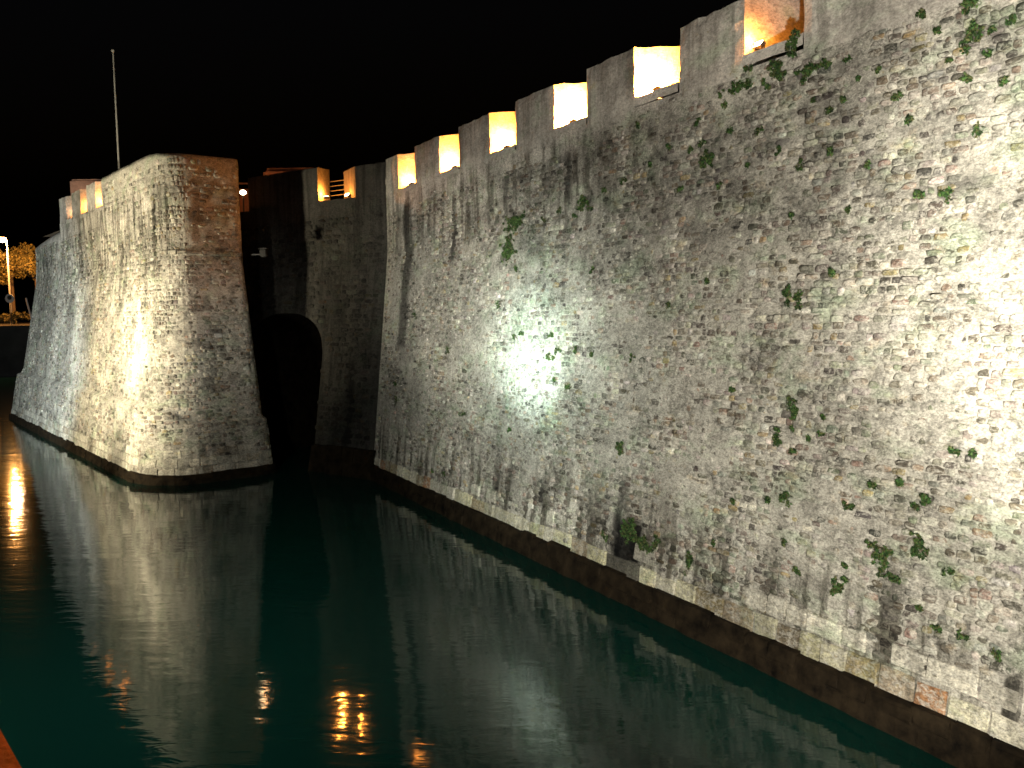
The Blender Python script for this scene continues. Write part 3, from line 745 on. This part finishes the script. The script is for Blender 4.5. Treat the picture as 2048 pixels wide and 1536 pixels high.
def tunnel():
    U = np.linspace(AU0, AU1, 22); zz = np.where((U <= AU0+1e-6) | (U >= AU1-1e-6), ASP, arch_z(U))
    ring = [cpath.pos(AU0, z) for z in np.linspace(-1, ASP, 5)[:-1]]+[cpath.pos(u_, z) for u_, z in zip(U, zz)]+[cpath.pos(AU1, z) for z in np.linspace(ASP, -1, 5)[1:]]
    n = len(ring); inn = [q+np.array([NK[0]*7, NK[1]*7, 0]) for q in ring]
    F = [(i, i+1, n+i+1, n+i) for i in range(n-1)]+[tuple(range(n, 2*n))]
    mesh_obj('archway_vault', ring+inn, F, M_ALGAE_SHADE, curt_root)  # near-black lining: the shade inside the opening is put into its colour
tunnel()
ca, cb = cuz(710, 370)[0], cuz(635, 370)[0]
for (a, b, ia, ib, zt) in ((0.0, ca, 0.0, ca+2.15, 13.42), (cb, 9.5, cb+0.62, 9.5, 13.62)):
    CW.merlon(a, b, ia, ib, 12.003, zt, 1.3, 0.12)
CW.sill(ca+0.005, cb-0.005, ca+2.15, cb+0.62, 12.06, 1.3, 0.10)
V = [cpath.pos(0.3, 12.0, -0.1), cpath.pos(16, 12.0, -0.1), cpath.pos(16, 12.0, -14), cpath.pos(0.3, 12.0, -14)]
mesh_obj('rampart_walk', V, [(0, 1, 2, 3)], M_EARTH, curt_root)
embrasure_lamp(cpath, ca+1.0, 12.10, 0.45, 'sodium lamp glaring at the right cheek of the dark wall embrasure', 130, True)
embrasure_lamp(cpath, cb-0.08, 12.12, 0.45, 'sodium lamp at the left cheek of the dark wall embrasure', 750)
# a barred gate glimpsed inside that embrasure
g = empty('railing', tuple(cpath.pos((ca+cb)/2, 12.2, -1.9))); tag(g, 'dark iron railing inside the dark wall embrasure', 'railing')
for k in range(5):
    a = cpath.pos(ca+1.8, 12.3+0.22*k, -1.5); b = cpath.pos(cb+1.2, 12.3+0.22*k, -1.5); bm = bmesh.new(); add_cyl(bm, a, b, 0.02, 0.02, 8); bm_obj('rail', bm, M_METAL, g)

# raised red lit wall behind the curtain, and the lamp beside it
def guard():
    r = empty('gun_platform_wall', tuple(at_y(560, 380, 46.0)*np.array([1, 1, 0])+np.array([0, 0, 12]))); tag(r, 'low reddish wall behind the dark curtain, lit orange', 'wall')
    a = at_y(522, 370, 46.0); b = at_y(640, 370, 46.5); bm = bmesh.new()
    zt = at_y(540, 333, 46.0)[2]
    add_box(bm, ((a[0]+b[0])/2, 46.9, (zt+12)/2), (b[0]-a[0], 1.2, zt-12)); bmesh.ops.bevel(bm, geom=bm.edges[:], offset=0.2, segments=3, affect='EDGES'); bm_obj('body', bm, M_REDWALL, r)
    a2 = at_y(478, 390, 48); b2 = at_y(524, 390, 48); bm = bmesh.new(); z2 = at_y(500, 377, 48)[2]
    add_box(bm, ((a2[0]+b2[0])/2, 48.4, (z2+12)/2), (b2[0]-a2[0], 0.6, z2-12)); bm_obj('low_wall', bm, M_REDWALL, r)
    bm = bmesh.new(); q0 = at_y(474, 367, 48.3); q1 = at_y(524, 367, 48.3); add_cyl(bm, q0, q1, 0.05, 0.05, 8); bm_obj('rail', bm, M_REDWALL, r)
guard()
def globe_lamp():
    p = at_y(486, 385, 44.5); r = empty('bulkhead_lamp', (p[0], p[1], 12)); tag(r, 'round orange lamp glowing beside the bastion top edge', 'lamp')
    bm = bmesh.new(); add_cyl(bm, (p[0], p[1], 12.0), (p[0], p[1], p[2]-0.12), 0.04, 0.035, 10); bm_obj('post', bm, M_METAL, r)
    bm = bmesh.new(); bmesh.ops.create_uvsphere(bm, u_segments=14, v_segments=8, radius=0.13, matrix=Matrix.Translation(Vector(p)) @ Matrix.Diagonal((1.2, 1, .9, 1))); bm_obj('globe', bm, M_GLOW, r, True)
    q = point('globe_light', (p[0]-0.05, p[1]+0.35, p[2]+0.25), 40, (1.0, 0.33, 0.08), 0.1); q.parent = r; q.matrix_parent_inverse = Matrix.Translation(r.location).inverted()
globe_lamp()
# traverse behind the bastion embrasures
def traverse():
    p = at_y(170, 380, 58); r = empty('traverse_wall', (p[0], p[1], 12.4)); tag(r, 'reddish block wall showing above the bastion embrasures', 'wall')
    a = at_y(139, 380, 58); b = at_y(206, 380, 58); zt = at_y(170, 358, 58)[2]; bm = bmesh.new()
    add_box(bm, ((a[0]+b[0])/2, 58.5, (zt+12.4)/2), (b[0]-a[0], 1.0, zt-12.4)); bmesh.ops.bevel(bm, geom=bm.edges[:], offset=0.12, segments=2, affect='EDGES'); bm_obj('body', bm, M_REDWALL, r)
    q = point('traverse_light', ((a[0]+b[0])/2+0.8, 56.8, 13.0), 25, (1.0, 0.35, 0.1), 0.1); q.parent = r; q.matrix_parent_inverse = Matrix.Translation(r.location).inverted()
traverse()

# ------------------------------------------------------------------ flagpole
def flagpole():
    Y = 52.0; t = at_y(225, 103, Y); b = at_y(238, 335, Y); r = empty('flagpole', (b[0], b[1], 12.35)); tag(r, 'thin pale bare flagpole rising behind the bastion', 'flagpole')
    bm = bmesh.new(); add_cyl(bm, (b[0], Y, 12.35), (b[0], Y, t[2]), 0.065, 0.035, 12); bm_obj('pole', bm, M_POLE, r)
    bm = bmesh.new(); bmesh.ops.create_uvsphere(bm, u_segments=10, v_segments=6, radius=0.09, matrix=Matrix.Translation((b[0], Y, t[2]+0.05))); bm_obj('finial', bm, M_POLE, r, True)
    bm = bmesh.new(); add_cyl(bm, (b[0], Y, 12.3), (b[0], Y, 12.8), 0.22, 0.2, 14); bm_obj('base', bm, M_POLE, r)
flagpole()

# ------------------------------------------------------------------ far bank with street lamp and trees
BY = 104.0; BZ = 6.0
bv = [(-260, BY, -1), (-48, BY, -1), (-48, BY, BZ), (-260, BY, BZ), (-48, 2500, BZ+14), (-900, 2500, BZ+14), (-48, 2500, -1)]
o = mesh_obj('far_bank', bv, [(0, 1, 2, 3), (3, 2, 4, 5), (1, 6, 4, 2)], M_BANK); tag(o, 'dark far bank of the moat', 'bank', kind='structure')
def street_lamp():
    Y = 110.0; h = at_y(8, 482, Y); x = at_y(20, 600, Y)[0]; x = h[0]+0.35
    r = empty('street_lamp', (x, Y, BZ)); tag(r, 'tall lit street lamp on the far bank beside orange lit trees', 'street lamp')
    bm = bmesh.new(); add_cyl(bm, (x, Y, BZ-0.2), (x, Y, h[2]+0.1), 0.16, 0.08, 12); bm_obj('pole', bm, M_POLE, r)
    bm = bmesh.new(); add_cyl(bm, (x, Y, h[2]+0.1), (h[0]-0.3, Y-0.1, h[2]+0.35), 0.06, 0.05, 8); bm_obj('arm', bm, M_POLE, r)
    bm = bmesh.new(); bmesh.ops.create_uvsphere(bm, u_segments=14, v_segments=8, radius=0.5, matrix=Matrix.Translation((h[0]-0.1, Y-0.1, h[2]+0.42)) @ Matrix.Diagonal((1.1, .6, .3, 1))); hd = bm_obj('lamp_head', bm, M_METAL, r, True)
    bm = bmesh.new(); bmesh.ops.create_uvsphere(bm, u_segments=14, v_segments=8, radius=0.42, matrix=Matrix.Translation((h[0]-0.1, Y-0.15, h[2]+0.15)) @ Matrix.Diagonal((1.1, .7, .75, 1))); sub('lamp_globe', bm, M_GLOWW, hd, True)
    q = point('street_light', (h[0]+0.2, Y-1.5, h[2]-0.5), 20000, (1.0, 0.42, 0.10), 0.25); q.parent = r; q.matrix_parent_inverse = Matrix.Translation(r.location).inverted()
street_lamp()
def leaves(name, ctrs, rad, n, size, cols, parent=None, flat=None, seed=0, stems=False):
    g = np.random.default_rng(seed); V = []; F = []; C = []
    ctrs = np.asarray(ctrs); rad = np.asarray(rad)
    for i in range(n):
        k = g.integers(len(ctrs)); d = g.normal(0, 1, 3); d /= np.linalg.norm(d); d *= g.random()**0.4*rad[k]
        if flat is not None: d = d-flat*(d @ flat)*0.55; d = d+flat*abs(g.normal(0, 0.35))*rad[k]*0.5
        c = ctrs[k]+d; a = g.normal(0, 1, 3); a /= np.linalg.norm(a); b = np.cross(a, g.normal(0, 1, 3)); b /= np.linalg.norm(b)
        s = size*g.uniform(0.6, 1.4); i0 = len(V)
        V += [c-a*s, c+b*s*0.45, c+a*s, c-b*s*0.45]; F.append((i0, i0+1, i0+2, i0+3))
        cc = cols[g.integers(len(cols))]*g.uniform(0.7, 1.3); C += [cc]*4
    if stems:
        o_ = sorted(range(len(ctrs)), key=lambda q: -ctrs[q][2])
        for j in range(1, len(o_)):
            q = ctrs[o_[j]]; k = min(o_[:j], key=lambda t: np.linalg.norm(ctrs[t]-q)); e = ctrs[k]; i0 = len(V); w_ = np.array([0.006, -0.004, 0.005])
            V += [q-w_, q+w_, e+w_, e-w_]; F.append((i0, i0+1, i0+2, i0+3)); C += [np.array((0.06, 0.05, 0.025))]*4
    return mesh_obj(name, V, F, M_LEAF, parent, np.array(C))
GREEN = [np.array(c) for c in ((0.045, 0.10, 0.026), (0.024, 0.055, 0.015), (0.07, 0.12, 0.032), (0.014, 0.03, 0.010), (0.08, 0.085, 0.032))]
TREEC = [np.array(c) for c in ((0.13, 0.11, 0.04), (0.08, 0.075, 0.03), (0.17, 0.13, 0.04))]
def tree(px, py, Y, r, label, seed, n=3600):
    c = at_y(px, py, Y); root = empty('tree', (c[0], Y, BZ)); tag(root, label, 'tree', 'trees on the far bank')
    g = np.random.default_rng(seed); bm = bmesh.new(); add_cyl(bm, (c[0], Y, BZ-0.3), (c[0], Y, c[2]), 0.25, 0.10, 10)
    ctr = [c+np.array([g.normal(0, .6)*r, g.normal(0, .5)*r, g.normal(-.1, .42)*r]) for _ in range(18)]
    for q in ctr[:7]: add_cyl(bm, (c[0], Y, c[2]-r*0.7), q, 0.08, 0.02, 6)
    bm_obj('trunk', bm, M_BARK, root); leaves('crown', ctr, g.uniform(0.2, 0.5, len(ctr))*r, n, 0.15, TREEC, root, seed=seed)
tree(22, 524, 118, 3.1, 'round orange lit tree behind the street lamp', 1)
tree(70, 530, 120, 2.9, 'orange lit tree close to the bastion edge', 2)
tree(-25, 520, 117, 2.8, 'orange lit tree cut by the picture edge', 3)
def bush(px, py, Y, r, label, seed):
    c = at_y(px, py, Y); root = empty('bush', (c[0], Y, BZ)); tag(root, label, 'bush', 'bushes on the far bank')
    g = np.random.default_rng(seed); ctr = [c+np.array([g.normal(0, .8)*r, g.normal(0, .5)*r, g.normal(0, .2)*r-r*0.2]) for _ in range(8)]
    leaves('foliage', ctr, [r*0.5]*8, 900, 0.13, TREEC, root, seed=seed)
bush(38, 628, 108, 0.9, 'low lit bush under the street lamp', 5)
bush(8, 634, 108.5, 0.8, 'low dim bush at the picture edge', 6)
def sign(px, py, Y):
    c = at_y(px, py, Y); r = empty('road_sign', (c[0], Y, BZ)); tag(r, 'round pale road sign on a post below the street lamp', 'sign')
    bm = bmesh.new(); add_cyl(bm, (c[0], Y, BZ-0.2), (c[0], Y, c[2]), 0.04, 0.04, 8); bm_obj('post', bm, M_METAL, r)
    bm = bmesh.new(); add_cyl(bm, (c[0], Y-0.05, c[2]), (c[0], Y-0.10, c[2]), 0.55, 0.55, 20); dk = bm_obj('disc', bm, M_WHITE, r)
    bm = bmesh.new(); add_cyl(bm, (c[0], Y-0.105, c[2]+0.1), (c[0], Y-0.12, c[2]+0.1), 0.27, 0.27, 16); sub('symbol', bm, M_METAL, dk)
sign(20, 597, 107.0)
def gate_post(px, y0, y1, Y):
    a = at_y(px, y0, Y); b = at_y(px+14, y1, Y); r = empty('barrier', (a[0], Y, BZ)); tag(r, 'pale leaning barrier post on the far bank', 'barrier')
    bm = bmesh.new(); add_cyl(bm, (b[0], Y, BZ-.2), a, 0.10, 0.10, 10); bm_obj('post', bm, M_WHITE, r)
    bm = bmesh.new(); add_cyl(bm, (b[0], Y, BZ-.1), (b[0], Y, BZ+.5), 0.17, 0.15, 10); bm_obj('base', bm, M_WHITE, r)
gate_post(52, 596, 640, 107.5)

# ------------------------------------------------------------------ weeds rooted in the rampart
def weed(px, py, wpx, hpx, label, seed, group=None, n=None):
    u, z = ruz(px, py); p = rpath.pos(u, z, 0.04); dep = proj(p)[2]; k = dep/FPX
    w, h = wpx*k/0.75, hpx*k; out = np.array([-N1[0], -N1[1], 0.0]); r3 = np.array([R1[0], R1[1], 0.0])
    g = np.random.default_rng(seed); m_ = int(np.clip(w*h/(0.085**2), 3, 70)); ctr = []
    for _ in range(m_):
        a_ = g.normal(0, 0.26)*w; b_ = g.normal(0.05, 0.26)*h
        if g.random() < 0.25: b_ -= g.random()**2*0.5*h
        ctr.append(p+r3*a_+np.array([0, 0, b_])+out*g.uniform(0.0, 0.035))
    rad = g.uniform(0.03, 0.085, len(ctr))
    o = leaves('wall_weed', ctr, rad, n or int(24*len(ctr)+16), 0.034, GREEN, None, out, seed, True)
    me = o.data; off = Vector(p); 
    me.transform(Matrix.Translation(-off)); o.location = off
    tag(o, label, 'weed', group)
BIG = [(1035, 445, 55, 26, 'bright green weed cluster left of centre just below the parapet'), (1020, 500, 34, 50, 'green weed trailing down under the widest cluster'),
       (1170, 405, 34, 26, 'green weed tuft under the fourth embrasure'), (1418, 322, 26, 36, 'tall dark green weed below the fifth embrasure'),
       (1550, 140, 44, 26, 'round dark weed under the topmost embrasure sill'), (1588, 85, 24, 44, 'dark bush growing beside the topmost embrasure'),
       (1480, 178, 60, 18, 'wide dark weed along the lower edge of the parapet plaster'), (1625, 138, 50, 18, 'low dark weed strip beneath the rightmost merlon'),
       (1950, 70, 40, 34, 'dark green weed near the upper picture corner'), (1945, 8, 40, 24, 'dark weed at the upper picture edge'),
       (1104, 713, 26, 10, 'small vivid green plant above the cyan light spot'), (1590, 825, 16, 55, 'narrow hanging green plant in the middle of the wall'),
       (1556, 875, 22, 30, 'green tuft beside the narrow hanging plant'), (1580, 590, 12, 34, 'slim dark green weed in the bright upper wall'), (1602, 596, 12, 36, 'taller twin of the slim dark green weed'),
       (1242, 898, 16, 26, 'green weed topping the dark drain stain'), (1262, 1060, 40, 40, 'bushy weed over the black drain mouth at the wall foot'),
       (1760, 1112, 44, 40, 'broad green weed patch on the lower wall'), (1842, 1090, 24, 50, 'long green weed right of the broad patch'), (1785, 1155, 30, 16, 'green weed below the broad patch'),
       (1682, 1175, 26, 40, 'dark green weed left of the broad patch'), (1857, 1000, 24, 20, 'single dark round weed on the pale lower wall'), (1807, 968, 18, 14, 'small dark weed above the single round weed'),
       (1700, 1010, 28, 12, 'low double weed tuft on the pale lower wall'), (1570, 998, 30, 18, 'green weed cluster at mid height of the pale wall'), (1895, 385, 18, 20, 'little green plant in the bright upper wall'),
       (1845, 388, 16, 20, 'second little green plant in the bright upper wall'), (1960, 268, 12, 24, 'fresh green sprig in the upper wall'), (1295, 1090, 50, 24, 'weed fringe beside the black drain mouth'), (1385, 1120, 22, 34, 'dark weed above the pale footing blocks')]
for i, (x, y, w, h, l) in enumerate(BIG): weed(x, y, w, h, l, 160+i)
SM = [(1500, 140), (1530, 165), (1660, 125), (1700, 120), (1400, 245), (1280, 250), (1455, 210), (1440, 370), (1365, 375), (1250, 360), (1090, 440), (1120, 425), (1030, 675), (1047, 666), (1105, 670), (1120, 700), (1155, 700), (1185, 712), (1112, 760), (1140, 775), (1022, 860), (898, 700), (833, 632), (793, 765), (868, 942), (890, 945), (930, 830), (795, 800), (1188, 540), (1470, 780), (1270, 715), (1470, 1000), (1540, 1000), (1650, 830), (1645, 870), (1590, 900), (1620, 880), (1750, 970), (1835, 1010), (1915, 902), (1950, 905), (1905, 1140), (1690, 1130), (1570, 1080), (1600, 1140), (1215, 1075), (1320, 1075), (1430, 1080), (1840, 1215), (1880, 1255), (1930, 1270), (2000, 1310), (1985, 60), (2030, 40), (1850, 30), (1700, 420), (1590, 430), (1665, 545), (1340, 610), (1420, 560), (1035, 540), (1000, 610), (1545, 172), (1572, 152), (1612, 162), (1632, 202), (1662, 222), (1722, 160), (1762, 142), (1800, 192), (1822, 242), (1902, 122), (1982, 112), (2012, 162), (1342, 292), (1382, 302), (1462, 262), (1522, 262), (1562, 302), (1602, 332), (1502, 332), (1302, 332), (1212, 382), (1152, 432), (1662, 302), (1742, 332), (1880, 60), (1940, 160), (1690, 200), (1405, 290)]
EMB = ['first', 'second', 'third', 'fourth', 'fifth', 'topmost']
def place_words(x, y):
    u, z = ruz(x, y); k = min(range(6), key=lambda i: abs((cren[i][0]+cren[i][1])/2-u))
    zone = 'high under the parapet' if z > 10 else 'in the upper wall' if z > 7.5 else 'at mid height' if z > 4.8 else 'in the lower wall' if z > 2.4 else 'near the wall foot'
    return zone, ('far past the' if u > 24 else 'below the', EMB[k])
cells = {}
for (x, y) in sorted(SM): cells.setdefault(place_words(x, y), []).append((x, y))
ORD = ['first', 'second', 'third', 'fourth', 'fifth', 'sixth', 'seventh', 'eighth', 'ninth', 'tenth', 'eleventh', 'twelfth', 'thirteenth', 'fourteenth', 'fifteenth', 'sixteenth', 'seventeenth', 'eighteenth', 'nineteenth', 'twentieth']
i = 0
for (zone, (rel, e)), L in cells.items():
    for j, (x, y) in enumerate(L):
        g = np.random.default_rng(900+i); i += 1
        lab = 'small weed tuft %s, %s %s embrasure%s' % (zone, rel, e, '' if len(L) == 1 else ', %s from the left' % ORD[j])
        weed(x, y, g.uniform(9, 16), g.uniform(8, 14), lab, 300+i, 'small weed tufts on the rampart wall', 70)
print('objects', len(bpy.data.objects))
